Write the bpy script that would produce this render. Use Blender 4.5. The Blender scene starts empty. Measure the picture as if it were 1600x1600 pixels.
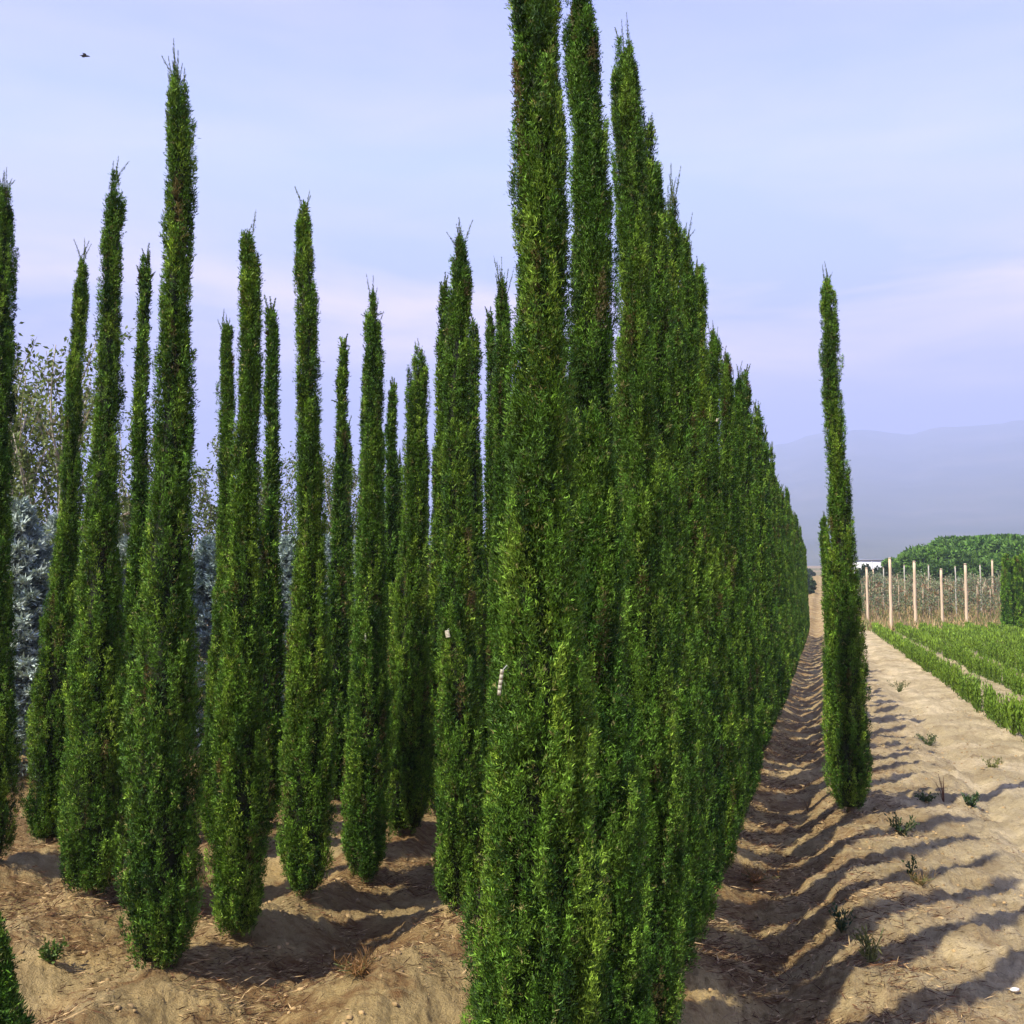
import bpy, math, random
import numpy as np
from mathutils import Vector, Matrix

# ------------------------------------------------------------------ camera, light, exposure
sc = bpy.context.scene
COL = sc.collection
F, CX, CY, HOR, CAM_H = 1760.0, 800.0, 800.0, 928.0, 1.5
PITCH = math.atan((HOR - CY) / F)
cam_d = bpy.data.cameras.new('camera'); cam = bpy.data.objects.new('camera', cam_d)
COL.objects.link(cam); sc.camera = cam
cam_d.sensor_width = 36; cam_d.sensor_fit = 'HORIZONTAL'; cam_d.lens = 36 * F / 1600
cam_d.clip_start = 0.05; cam_d.clip_end = 20000
cam.location = (0, 0, CAM_H); cam.rotation_euler = (math.pi / 2 + PITCH, 0, 0)

SUN_EL = math.radians(49)
SUN_TRAVEL = Vector((0.75, 0.66, 0)).normalized()        # shadows fall to the right and away
sun_dir = Vector((-SUN_TRAVEL.x * math.cos(SUN_EL), -SUN_TRAVEL.y * math.cos(SUN_EL), math.sin(SUN_EL)))
sd = bpy.data.lights.new('sun', 'SUN'); sun = bpy.data.objects.new('sun', sd); COL.objects.link(sun)
sd.energy = 5.0; sd.angle = math.radians(0.6); sd.color = (1.0, 0.92, 0.76)
sun.rotation_euler = sun_dir.to_track_quat('Z', 'Y').to_euler()

W = bpy.data.worlds.new('World'); sc.world = W; W.use_nodes = True
nt = W.node_tree; nt.nodes.clear()
def N(t, typ, **kw):
    n = t.nodes.new(typ)
    for k, v in kw.items(): setattr(n, k, v)
    return n
def ramp(t, stops, fac=None, interp='LINEAR'):
    r = N(t, 'ShaderNodeValToRGB'); cr = r.color_ramp; cr.interpolation = interp
    while len(cr.elements) > 1: cr.elements.remove(cr.elements[-1])
    for i, (p, c) in enumerate(stops):
        e = cr.elements[0] if i == 0 else cr.elements.new(p)
        e.position = p; e.color = (*c, 1) if len(c) == 3 else c
    if fac is not None: t.links.new(fac, r.inputs[0])
    return r
def mixc(t, fac, a, b, mode='MIX'):
    m = N(t, 'ShaderNodeMix', data_type='RGBA', blend_type=mode)
    for sck, v in ((m.inputs[0], fac), (m.inputs[6], a), (m.inputs[7], b)):
        if hasattr(v, 'is_linked') or hasattr(v, 'links'): t.links.new(v, sck)
        elif isinstance(v, (int, float)): sck.default_value = v
        else: sck.default_value = (*v, 1)
    return m.outputs[2]
def noise(t, vec, scale, detail=4, rough=0.55, dist=0.0):
    n = N(t, 'ShaderNodeTexNoise'); n.inputs['Scale'].default_value = scale
    n.inputs['Detail'].default_value = detail; n.inputs['Roughness'].default_value = rough
    n.inputs['Distortion'].default_value = dist
    if vec is not None: t.links.new(vec, n.inputs['Vector'])
    return n.outputs['Fac']
def math_(t, op, a, b=0.0, clamp=False):
    m = N(t, 'ShaderNodeMath', operation=op, use_clamp=clamp)
    for s, v in ((m.inputs[0], a), (m.inputs[1], b)):
        if isinstance(v, (int, float)): s.default_value = v
        else: t.links.new(v, s)
    return m.outputs[0]
def mapping(t, vec, scale=(1, 1, 1), rot=(0, 0, 0), loc=(0, 0, 0)):
    m = N(t, 'ShaderNodeMapping'); m.inputs['Scale'].default_value = scale
    m.inputs['Rotation'].default_value = rot; m.inputs['Location'].default_value = loc
    t.links.new(vec, m.inputs['Vector']); return m.outputs[0]

sky = N(nt, 'ShaderNodeTexSky', sky_type='NISHITA'); sky.sun_disc = False
sky.sun_elevation = SUN_EL; sky.sun_rotation = math.atan2(sun_dir.x, sun_dir.y)
sky.dust_density = 1.5; sky.air_density = 1.0; sky.ozone_density = 2.0
tc = N(nt, 'ShaderNodeTexCoord'); sep = N(nt, 'ShaderNodeSeparateXYZ')
nt.links.new(tc.outputs['Generated'], sep.inputs[0])
z = sep.outputs[2]
# thin high veil of hazy cloud (colour by altitude), streaked pinkish cloud banks low down
veil = ramp(nt, [(0.0, (3.2, 3.0, 5.0)), (0.13, (2.9, 2.8, 5.2)), (0.20, (2.9, 3.1, 5.9)), (0.28, (3.4, 4.1, 6.5)),
                 (0.36, (3.6, 4.5, 6.8)), (0.48, (2.7, 3.2, 6.8)), (1.0, (1.3, 1.6, 4.2))], z)
m1 = mapping(nt, tc.outputs['Generated'], (1.0, 1.0, 5.0), loc=(0.35, 0.1, 0.25))
n1 = noise(nt, m1, 3.4, 6, 0.55, 0.3)
bank = ramp(nt, [(0.0, (0, 0, 0)), (0.15, (0, 0, 0)), (0.20, (.7, .7, .7)), (0.255, (1, 1, 1)), (0.30, (.25, .25, .25)), (0.5, (.12, .12, .12)), (1.0, (0, 0, 0))], z)
cl = ramp(nt, [(0.36, (0, 0, 0)), (0.66, (1, 1, 1))], n1)
cf = math_(nt, 'MULTIPLY', bank.outputs[0], cl.outputs[0])
mixed = mixc(nt, 0.9, sky.outputs[0], veil.outputs[0])
cloud = mixc(nt, math_(nt, 'MULTIPLY', cf, 0.9), mixed, (8.4, 6.7, 8.0))
bg = N(nt, 'ShaderNodeBackground'); bg.inputs[1].default_value = 0.1
nt.links.new(cloud, bg.inputs[0])
wo = N(nt, 'ShaderNodeOutputWorld'); nt.links.new(bg.outputs[0], wo.inputs[0])

vs = sc.view_settings; vs.view_transform = 'Standard'; vs.look = 'None'; vs.exposure = 1.0; vs.gamma = 1.0
vs.use_curve_mapping = False
sc.render.engine = 'CYCLES'
sc.cycles.use_denoising = True; sc.cycles.max_bounces = 6; sc.cycles.diffuse_bounces = 2
sc.cycles.transmission_bounces = 3; sc.cycles.glossy_bounces = 2; sc.cycles.volume_bounces = 1
sc.cycles.use_adaptive_sampling = True; sc.cycles.adaptive_threshold = 0.01

# ------------------------------------------------------------------ measuring helpers
cp, sp = math.cos(PITCH), math.sin(PITCH)
def ray(px, py):
    x = (px - CX) / F; v = (CY - py) / F
    return np.array([x, cp - v * sp, sp + v * cp])
def on_ground(px, py, zg=0.0):
    r = ray(px, py); k = (zg - CAM_H) / r[2]
    return np.array([r[0] * k, r[1] * k])
def at_depth(px, py, Y):
    r = ray(px, py); k = Y / r[1]
    return np.array([r[0] * k, Y, CAM_H + r[2] * k])
TANR = (1281 - CX) / F * cp * 1.0 / (cp * cp + sp * sp) if False else (1281 - CX) / F / cp   # direction of the planted rows
def row_x(L, Y): return L + TANR * Y
ROWS = [-8.4, -7.4, -6.45, -5.5, -4.55, -3.60, -2.62, -1.72, -0.63, 0.16]

# ------------------------------------------------------------------ numpy noise and terrain
def _h(ix, iy, s):
    n = (ix.astype(np.int64) * 374761393 + iy.astype(np.int64) * 668265263 + s * 1442695041) & 0xffffffff
    n = ((n ^ (n >> 13)) * 1274126177) & 0xffffffff
    return ((n ^ (n >> 16)) & 0xffff) / 65535.0
def vnoise(x, y, s=0):
    x = np.asarray(x, float); y = np.asarray(y, float)
    ix = np.floor(x); iy = np.floor(y); fx = x - ix; fy = y - iy
    fx = fx * fx * fx * (fx * (fx * 6 - 15) + 10); fy = fy * fy * fy * (fy * (fy * 6 - 15) + 10)
    a = _h(ix, iy, s); b = _h(ix + 1, iy, s); c = _h(ix, iy + 1, s); d = _h(ix + 1, iy + 1, s)
    return (a + (b - a) * fx) * (1 - fy) + (c + (d - c) * fx) * fy - 0.5
def fbm(x, y, s=0, o=4, g=0.5):
    r = 0; a = 1.0
    for i in range(o):
        r = r + a * vnoise(x, y, s + i * 17); x = x * 2.03 + 5.1; y = y * 2.03 + 3.7; a *= g
    return r
def terrain(x, y):
    x = np.asarray(x, float); y = np.asarray(y, float)
    L = x - TANR * y + 0.10 * vnoise(x * 0.6, y * 0.6, 3)
    ph = np.interp(L, ROWS, np.arange(len(ROWS)), left=0, right=len(ROWS) - 1)
    c = 0.5 - 0.5 * np.cos(2 * np.pi * ph)
    furrow = -0.125 * c ** 0.8 * (1 + 0.5 * vnoise(x * 0.8, y * 0.8, 8))
    right = np.clip((L - 0.16) / 1.1, 0, 1); right = right * right * (3 - 2 * right)
    left = np.clip((-8.4 - L) / 3, 0, 1)
    h = furrow - 0.07 * right - 0.05 * left
    near = np.exp(-(np.hypot(x, y) / 60.0) ** 2)
    h = h + near * (0.075 * fbm(x * 1.1, y * 1.1, 21, 3) + 0.040 * fbm(x * 4.5, y * 4.5, 31, 3) + 0.034 * fbm(x * 12, y * 12, 41, 4, .64))
    # old tillage ripples, running across the bare strip
    rp = np.sin((y - 0.25 * x) * 9.0 + 4 * vnoise(x * 0.7, y * 0.7, 51))
    h = h + near * 0.010 * rp * np.clip((L + 0.8) / 0.6, 0, 1)
    # wheel rut
    h = h - near * 0.05 * np.exp(-((L - 1.25 - 0.1 * vnoise(x * .5, y * .5, 77)) / 0.13) ** 2)
    d = np.hypot(x, y)
    rise = np.interp(d, [0, 52, 110, 200, 400, 800, 1500, 6000], [0, 0, 1.9, 5.0, 10.5, 21, 21, 10])
    return h + rise + np.clip((d - 60) / 100, 0, 1) * 0.6 * vnoise(x * .02, y * .02, 5)
def tz(x, y): return float(terrain(np.array([x]), np.array([y]))[0])

# ------------------------------------------------------------------ object helpers
def mesh_np(name, verts, faces, mat, cols=None, smooth=False):
    """faces: int array (n,k)"""
    me = bpy.data.meshes.new(name)
    verts = np.ascontiguousarray(verts, dtype=np.float32); faces = np.ascontiguousarray(faces, dtype=np.int32)
    n, k = faces.shape
    me.vertices.add(len(verts)); me.vertices.foreach_set('co', verts.ravel())
    me.loops.add(n * k); me.loops.foreach_set('vertex_index', faces.ravel())
    me.polygons.add(n); me.polygons.foreach_set('loop_start', np.arange(0, n * k, k, dtype=np.int32))
    me.polygons.foreach_set('loop_total', np.full(n, k, dtype=np.int32))
    if smooth: me.polygons.foreach_set('use_smooth', np.ones(n, dtype=bool))
    me.update(calc_edges=True)
    if cols is not None:
        a = me.color_attributes.new('tint', 'FLOAT_COLOR', 'POINT')
        c4 = np.ones((len(verts), 4), np.float32); c4[:, :3] = cols
        a.data.foreach_set('color', c4.ravel())
    me.materials.append(mat)
    return me
def link(name, me, parent=None, loc=(0, 0, 0)):
    o = bpy.data.objects.new(name, me); COL.objects.link(o); o.location = loc
    if parent: o.parent = parent
    return o
def tag(o, label=None, cat=None, group=None, kind=None):
    if label: o['label'] = label
    if cat: o['category'] = cat
    if group: o['group'] = group
    if kind: o['kind'] = kind
    return o
def thing(name, loc, label, cat, group=None, rz=0.0):
    o = bpy.data.objects.new(name, None); COL.objects.link(o); o.location = loc; o.rotation_euler = (0, 0, rz)
    o.empty_display_size = 0.2
    return tag(o, label, cat, group)
def dup(root, loc, rz, s, label, group=None):
    r = root.copy(); COL.objects.link(r); r.location = loc; r.rotation_euler = (0, 0, rz); r.scale = s
    r['label'] = label
    if group: r['group'] = group
    for ch in list(root.children):
        c = ch.copy(); COL.objects.link(c); c.parent = r
        for g in list(ch.children):
            d = g.copy(); COL.objects.link(d); d.parent = c
    return r
class Geo:
    """collects tubes, boxes, blades into one quad mesh"""
    def __init__(s): s.v = []; s.f = []; s.c = []; s.n = 0
    def add(s, v, f, c):
        v = np.asarray(v, float); f = np.asarray(f, int)
        s.v.append(v); s.f.append(f + s.n); s.n += len(v)
        c = np.asarray(c, float); s.c.append(np.broadcast_to(c, (len(v), 3)))
    def tube(s, pts, rad, col=(1, 1, 1), seg=8):
        pts = np.asarray(pts, float); m = len(pts); rad = np.broadcast_to(rad, (m,))
        t = np.gradient(pts, axis=0); t /= np.linalg.norm(t, axis=1)[:, None] + 1e-9
        up = np.array([0.0, 0, 1]) if abs(t[:, 2]).mean() < 0.8 else np.array([1.0, 0, 0])
        a = np.cross(t, up); a /= np.linalg.norm(a, axis=1)[:, None] + 1e-9; b = np.cross(t, a)
        th = np.linspace(0, 2 * np.pi, seg, endpoint=False)
        v = pts[:, None] + rad[:, None, None] * (a[:, None] * np.cos(th)[None, :, None] + b[:, None] * np.sin(th)[None, :, None])
        v = v.reshape(-1, 3); f = []
        for i in range(m - 1):
            for j in range(seg):
                k = (j + 1) % seg; f.append((i * seg + j, i * seg + k, (i + 1) * seg + k, (i + 1) * seg + j))
        v = np.vstack([v, pts[0], pts[-1]]); e0, e1 = len(v) - 2, len(v) - 1
        for j in range(0, seg, 2):
            f.append((e0, (j + 2) % seg, j + 1, j)); o = (m - 1) * seg; f.append((e1, o + j, o + j + 1, o + (j + 2) % seg))
        s.add(v, f, col)
    def box(s, lo, hi, col=(1, 1, 1)):
        x0, y0, z0 = lo; x1, y1, z1 = hi
        v = [(x0, y0, z0), (x1, y0, z0), (x1, y1, z0), (x0, y1, z0), (x0, y0, z1), (x1, y0, z1), (x1, y1, z1), (x0, y1, z1)]
        s.add(v, [(0, 3, 2, 1), (4, 5, 6, 7), (0, 1, 5, 4), (1, 2, 6, 5), (2, 3, 7, 6), (3, 0, 4, 7)], col)
    def blades(s, p, d, ln, wd, col, rs, fold=0.35):
        """rhombic leaves: base points p, directions d (unit), length ln, width wd"""
        n = len(p); ln = np.broadcast_to(ln, (n,))[:, None]; wd = np.broadcast_to(wd, (n,))[:, None]
        r = rs.normal(size=(n, 3)); sd_ = np.cross(d, r); sd_ /= np.linalg.norm(sd_, axis=1)[:, None] + 1e-9
        nn = np.cross(d, sd_)
        mid = p + d * ln * 0.45 + nn * wd * fold
        v = np.stack([p, mid + sd_ * wd * 0.5, p + d * ln, mid - sd_ * wd * 0.5], 1).reshape(-1, 3)
        f = np.arange(n * 4).reshape(n, 4)
        c = np.repeat(np.broadcast_to(col, (n, 3)), 4, 0)
        s.add(v, f, c)
    def mesh(s, name, mat, smooth=False):
        return mesh_np(name, np.vstack(s.v), np.vstack(s.f), mat, np.vstack(s.c), smooth)
def unit(v): return v / (np.linalg.norm(v, axis=-1, keepdims=True) + 1e-9)

# ------------------------------------------------------------------ materials
def new_mat(name):
    m = bpy.data.materials.new(name); m.use_nodes = True; m.node_tree.nodes.clear()
    return m, m.node_tree
def finish(t, shader):
    o = N(t, 'ShaderNodeOutputMaterial'); t.links.new(shader, o.inputs[0])
def bsdf(t, col, rough=0.7, spec=0.3):
    b = N(t, 'ShaderNodeBsdfPrincipled')
    if hasattr(col, 'links'): t.links.new(col, b.inputs['Base Color'])
    else: b.inputs['Base Color'].default_value = (*col, 1)
    if hasattr(rough, 'links'): t.links.new(rough, b.inputs['Roughness'])
    else: b.inputs['Roughness'].default_value = rough
    b.inputs['Specular IOR Level'].default_value = spec
    return b
def leaf_mat(name, trans=0.25, rough=0.55, gain=1.0, spec=0.35):
    m, t = new_mat(name)
    a = N(t, 'ShaderNodeAttribute', attribute_name='tint')
    g = N(t, 'ShaderNodeNewGeometry'); tcn = N(t, 'ShaderNodeTexCoord')
    n = noise(t, tcn.outputs['Object'], 3.0, 3)
    oi = N(t, 'ShaderNodeObjectInfo')
    v = ramp(t, [(0.3, (0.72 * gain, 0.76 * gain, 0.7 * gain)), (0.7, (1.28 * gain, 1.18 * gain, 1.1 * gain))], n)
    c = mixc(t, 1.0, a.outputs['Color'], v.outputs[0], 'MULTIPLY')
    v2 = ramp(t, [(0.0, (0.84, 0.9, 0.9)), (0.5, (1.0, 1.0, 1.0)), (1.0, (1.09, 1.04, 0.95))], oi.outputs['Random'])
    c = mixc(t, 1.0, c, v2.outputs[0], 'MULTIPLY')
    b = bsdf(t, c, rough, spec)
    tr = N(t, 'ShaderNodeBsdfTranslucent'); tcol = mixc(t, 1.0, c, (1.1, 1.25, 0.5), 'MULTIPLY'); t.links.new(tcol, tr.inputs[0])
    mx = N(t, 'ShaderNodeMixShader'); mx.inputs[0].default_value = trans
    t.links.new(b.outputs[0], mx.inputs[1]); t.links.new(tr.outputs[0], mx.inputs[2])
    finish(t, mx.outputs[0]); return m
def tint_mat(name, rough=0.85, nscale=12.0, lo=0.7, hi=1.25, stretch=(1, 1, 1), bump=0.3, spec=0.2):
    m, t = new_mat(name)
    a = N(t, 'ShaderNodeAttribute', attribute_name='tint'); tcn = N(t, 'ShaderNodeTexCoord')
    mp = mapping(t, tcn.outputs['Object'], stretch)
    n = noise(t, mp, nscale, 5)
    v = ramp(t, [(0.3, (lo,) * 3), (0.7, (hi,) * 3)], n)
    c = mixc(t, 1.0, a.outputs['Color'], v.outputs[0], 'MULTIPLY')
    b = bsdf(t, c, rough, spec)
    bp = N(t, 'ShaderNodeBump'); bp.inputs['Strength'].default_value = bump; bp.inputs['Distance'].default_value = 0.01
    t.links.new(n, bp.inputs['Height']); t.links.new(bp.outputs[0], b.inputs['Normal'])
    finish(t, b.outputs[0]); return m
M_CYP = leaf_mat('cypress_foliage', 0.10, 0.6, 1.0, 0.25)
M_SPR = leaf_mat('spruce_needles', 0.08, 0.6)
M_LEAF = leaf_mat('broad_leaf', 0.3)
M_FAR = leaf_mat('pine_foliage', 0.15, 0.7)
M_BARK = tint_mat('bark', 0.9, 14, 0.6, 1.3, (1, 1, .2), 0.6)
M_WOOD = tint_mat('weathered_post', 0.85, 9, 0.75, 1.2, (3, 3, .25), 0.4)
M_DRY = tint_mat('dry_litter', 0.9, 30, 0.7, 1.3)
M_PAPER = tint_mat('label_plastic', 0.45, 20, 0.92, 1.04, bump=0.05, spec=0.5)

# ground
def ground_material():
    m, t = new_mat('sandy_soil')
    g = N(t, 'ShaderNodeNewGeometry'); pos = g.outputs['Position']
    s = N(t, 'ShaderNodeSeparateXYZ'); t.links.new(pos, s.inputs[0])
    L = math_(t, 'SUBTRACT', s.outputs[0], math_(t, 'MULTIPLY', s.outputs[1], TANR))
    big = noise(t, pos, 0.55, 5, 0.6, 0.3); mid = noise(t, pos, 3.2, 6, 0.65, 0.4); fine = noise(t, pos, 28, 6, 0.7)
    grit = noise(t, pos, 130, 3, 0.7)
    fib = noise(t, mapping(t, pos, (7, 42, 10), (0, 0, 0.5)), 1.0, 6, 0.72, 0.8)
    # pale dry crust on the bare strip at the right, warmer soil with needle litter among the trees
    mr = N(t, 'ShaderNodeMapRange'); t.links.new(L, mr.inputs[0]); mr.inputs[1].default_value = -0.5; mr.inputs[2].default_value = 1.3
    base = mixc(t, mr.outputs[0], (0.48, 0.345, 0.145), (0.66, 0.55, 0.345))
    pale = ramp(t, [(0.40, (0, 0, 0)), (0.66, (1, 1, 1))], big)
    base = mixc(t, math_(t, 'MULTIPLY', pale.outputs[0], 0.55), base, (0.55, 0.435, 0.245))
    # patches of darker olive tone, spread by noise
    olive_mask = ramp(t, [(0.47, (1, 1, 1)), (0.58, (0, 0, 0))], noise(t, pos, 1.3, 4, 0.6))
    base = mixc(t, math_(t, 'MULTIPLY', olive_mask.outputs[0], 0.4), base, (0.25, 0.20, 0.10))
    v = ramp(t, [(0.30, (0.66, 0.62, 0.58)), (0.52, (0.98, 0.98, 0.97)), (0.72, (1.14, 1.15, 1.15))], mid)
    base = mixc(t, 1.0, base, v.outputs[0], 'MULTIPLY')
    v = ramp(t, [(0.30, (0.70, 0.67, 0.63)), (0.50, (1, 1, 1)), (0.75, (1.12, 1.12, 1.12))], fine)
    base = mixc(t, 0.85, base, v.outputs[0], 'MULTIPLY')
    v = ramp(t, [(0.36, (0.62, 0.56, 0.5)), (0.48, (1, 1, 1))], grit)
    base = mixc(t, 0.5, base, v.outputs[0], 'MULTIPLY')
    # reddish brown shed needles, matted in streaks
    mr2 = N(t, 'ShaderNodeMapRange'); t.links.new(L, mr2.inputs[0]); mr2.inputs[1].default_value = 1.3; mr2.inputs[2].default_value = -0.3
    lit = ramp(t, [(0.46, (0, 0, 0)), (0.54, (1, 1, 1))], noise(t, pos, 1.9, 5, 0.68, 0.5))
    fibr = ramp(t, [(0.40, (0, 0, 0)), (0.60, (1, 1, 1))], fib)
    lf = math_(t, 'MULTIPLY', math_(t, 'MULTIPLY', lit.outputs[0], math_(t, 'ADD', math_(t, 'MULTIPLY', fibr.outputs[0], 0.7), 0.25)), mr2.outputs[0], True)
    base = mixc(t, lf, base, (0.17, 0.088, 0.036))
    # far fields
    mr3 = N(t, 'ShaderNodeMapRange'); t.links.new(L, mr3.inputs[0]); mr3.inputs[1].default_value = 2.2; mr3.inputs[2].default_value = 3.2
    base = mixc(t, math_(t, 'MULTIPLY', mr3.outputs[0], 0.6), base, mixc(t, mid, (0.22, 0.21, 0.08), (0.42, 0.34, 0.2)))
    mr4 = N(t, 'ShaderNodeMapRange'); t.links.new(s.outputs[1], mr4.inputs[0]); mr4.inputs[1].default_value = 50; mr4.inputs[2].default_value = 75
    field = ramp(t, [(0.35, (0.10, 0.12, 0.05)), (0.5, (0.22, 0.19, 0.11)), (0.65, (0.30, 0.22, 0.15))], noise(t, mapping(t, pos, (1, 0.35, 1)), 0.03, 4))
    fx = math_(t, 'MULTIPLY', mr4.outputs[0], math_(t, 'MULTIPLY', math_(t, 'LESS_THAN', s.outputs[1], 190.0), math_(t, 'LESS_THAN', math_(t, 'ABSOLUTE', math_(t, 'SUBTRACT', L, -0.1)), 1.2)))
    f2 = math_(t, 'SUBTRACT', mr4.outputs[0], math_(t, 'MULTIPLY', fx, 0.85))
    base = mixc(t, f2, base, field.outputs[0])
    b = bsdf(t, base, 0.95, 0.1)
    hgt = math_(t, 'ADD', math_(t, 'MULTIPLY', fine, 0.7), math_(t, 'MULTIPLY', grit, 0.25))
    hgt = math_(t, 'ADD', hgt, math_(t, 'MULTIPLY', fib, 0.35))
    bp = N(t, 'ShaderNodeBump'); bp.inputs['Strength'].default_value = 1.0; bp.inputs['Distance'].default_value = 0.05
    t.links.new(hgt, bp.inputs['Height']); t.links.new(bp.outputs[0], b.inputs['Normal'])
    finish(t, b.outputs[0]); return m
rad = np.concatenate([[0.02], np.geomspace(0.6, 45, 620), np.geomspace(46, 6200, 90)])
ang = np.radians(np.concatenate([np.linspace(-42, 42, 1050), np.linspace(42, 318, 220)[1:-1]]))
RR, AA = np.meshgrid(rad, ang, indexing='ij')
gx = RR * np.sin(AA); gy = RR * np.cos(AA); gz = terrain(gx, gy)
nr, na = RR.shape
I, J = np.meshgrid(np.arange(nr - 1), np.arange(na), indexing='ij'); J2 = (J + 1) % na
faces = np.stack([I * na + J, (I + 1) * na + J, (I + 1) * na + J2, I * na + J2], -1).reshape(-1, 4)[:, ::-1]
ground = link('ground', mesh_np('ground', np.stack([gx, gy, gz], -1).reshape(-1, 3), faces, ground_material(), smooth=True))
tag(ground, 'furrowed sandy soil under the rows of trees', None, None, 'structure')

# ------------------------------------------------------------------ mountains
def mountains():
    m, t = new_mat('mountain_scrub')
    g = N(t, 'ShaderNodeNewGeometry')
    c = ramp(t, [(0.35, (0.085, 0.10, 0.06)), (0.55, (0.11, 0.12, 0.075)), (0.7, (0.145, 0.14, 0.095))], noise(t, g.outputs['Position'], 0.006, 7, 0.62))
    b = bsdf(t, c.outputs[0], 0.95, 0.05)
    finish(t, b.outputs[0])
    A = np.radians(np.linspace(-50, 75, 620)); R = np.concatenate([np.linspace(900, 1800, 30), np.linspace(1840, 4600, 140)])
    RR, AA = np.meshgrid(R, A, indexing='ij')
    # azimuth of the ridge knots (pixel columns) and their heights above eye level in pixels at the crest
    px = np.array([-900, 0, 500, 900, 1120, 1205, 1270, 1340, 1400, 1450, 1500, 1560, 1600, 1750, 2100, 2800])
    el = np.array([40, 55, 80, 130, 185, 222, 238, 248, 240, 236, 240, 246, 247, 235, 250, 190]) / F
    az = np.arctan((px - CX) / F)
    E = np.interp(AA, az, el)
    E = E + 0.004 * fbm(AA * 30, AA * 0 + 3, 91, 4)
    crest = 3700.0
    prof = np.where(RR < crest, np.clip((RR - 900) / (crest - 900), 0, 1) ** 1.35, np.clip(1 - (RR - crest) / 1300, 0, 1))
    x = RR * np.sin(AA); y = RR * np.cos(AA)
    rid = 1 - np.abs(fbm(x / 420, y / 420, 101, 5) * 2.0)
    zz = prof * (E * crest / np.cos(AA) * 0 + E * crest) + (rid - 0.75) * 16 * np.clip(prof * 1.6, 0, 1) * np.clip((crest + 250 - RR) / 700, 0.12, 1)
    foot = 12 * np.exp(-((RR - 1250) / 220) ** 2) * (1 + vnoise(AA * 22, AA * 0, 7))
    zz = zz + foot + 8
    zz[0] = -0.5; zz[-1] = -0.5
    nr, na = RR.shape
    I, J = np.meshgrid(np.arange(nr - 1), np.arange(na - 1), indexing='ij')
    f = np.stack([I * na + J, (I + 1) * na + J, (I + 1) * na + J + 1, I * na + J + 1], -1).reshape(-1, 4)[:, ::-1]
    o = link('mountains', mesh_np('mountains', np.stack([x, y, zz], -1).reshape(-1, 3), f, m, smooth=True))
    tag(o, 'hazy blue mountain range on the horizon', None, None, 'structure')
mountains()

# ------------------------------------------------------------------ haze
def haze():
    g = Geo(); g.box((-6600, -6600, -1.8), (6600, 6600, 570))
    m, t = new_mat('haze'); v = N(t, 'ShaderNodeVolumePrincipled')
    v.inputs['Color'].default_value = (0.52, 0.60, 0.92, 1); v.inputs['Density'].default_value = 0.00052
    v.inputs['Anisotropy'].default_value = 0.0
    o = N(t, 'ShaderNodeOutputMaterial'); t.links.new(v.outputs[0], o.inputs['Volume'])
    tag(link('haze', g.mesh('haze', m)), 'bluish haze over the plain', None, None, 'stuff')
haze()

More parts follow.
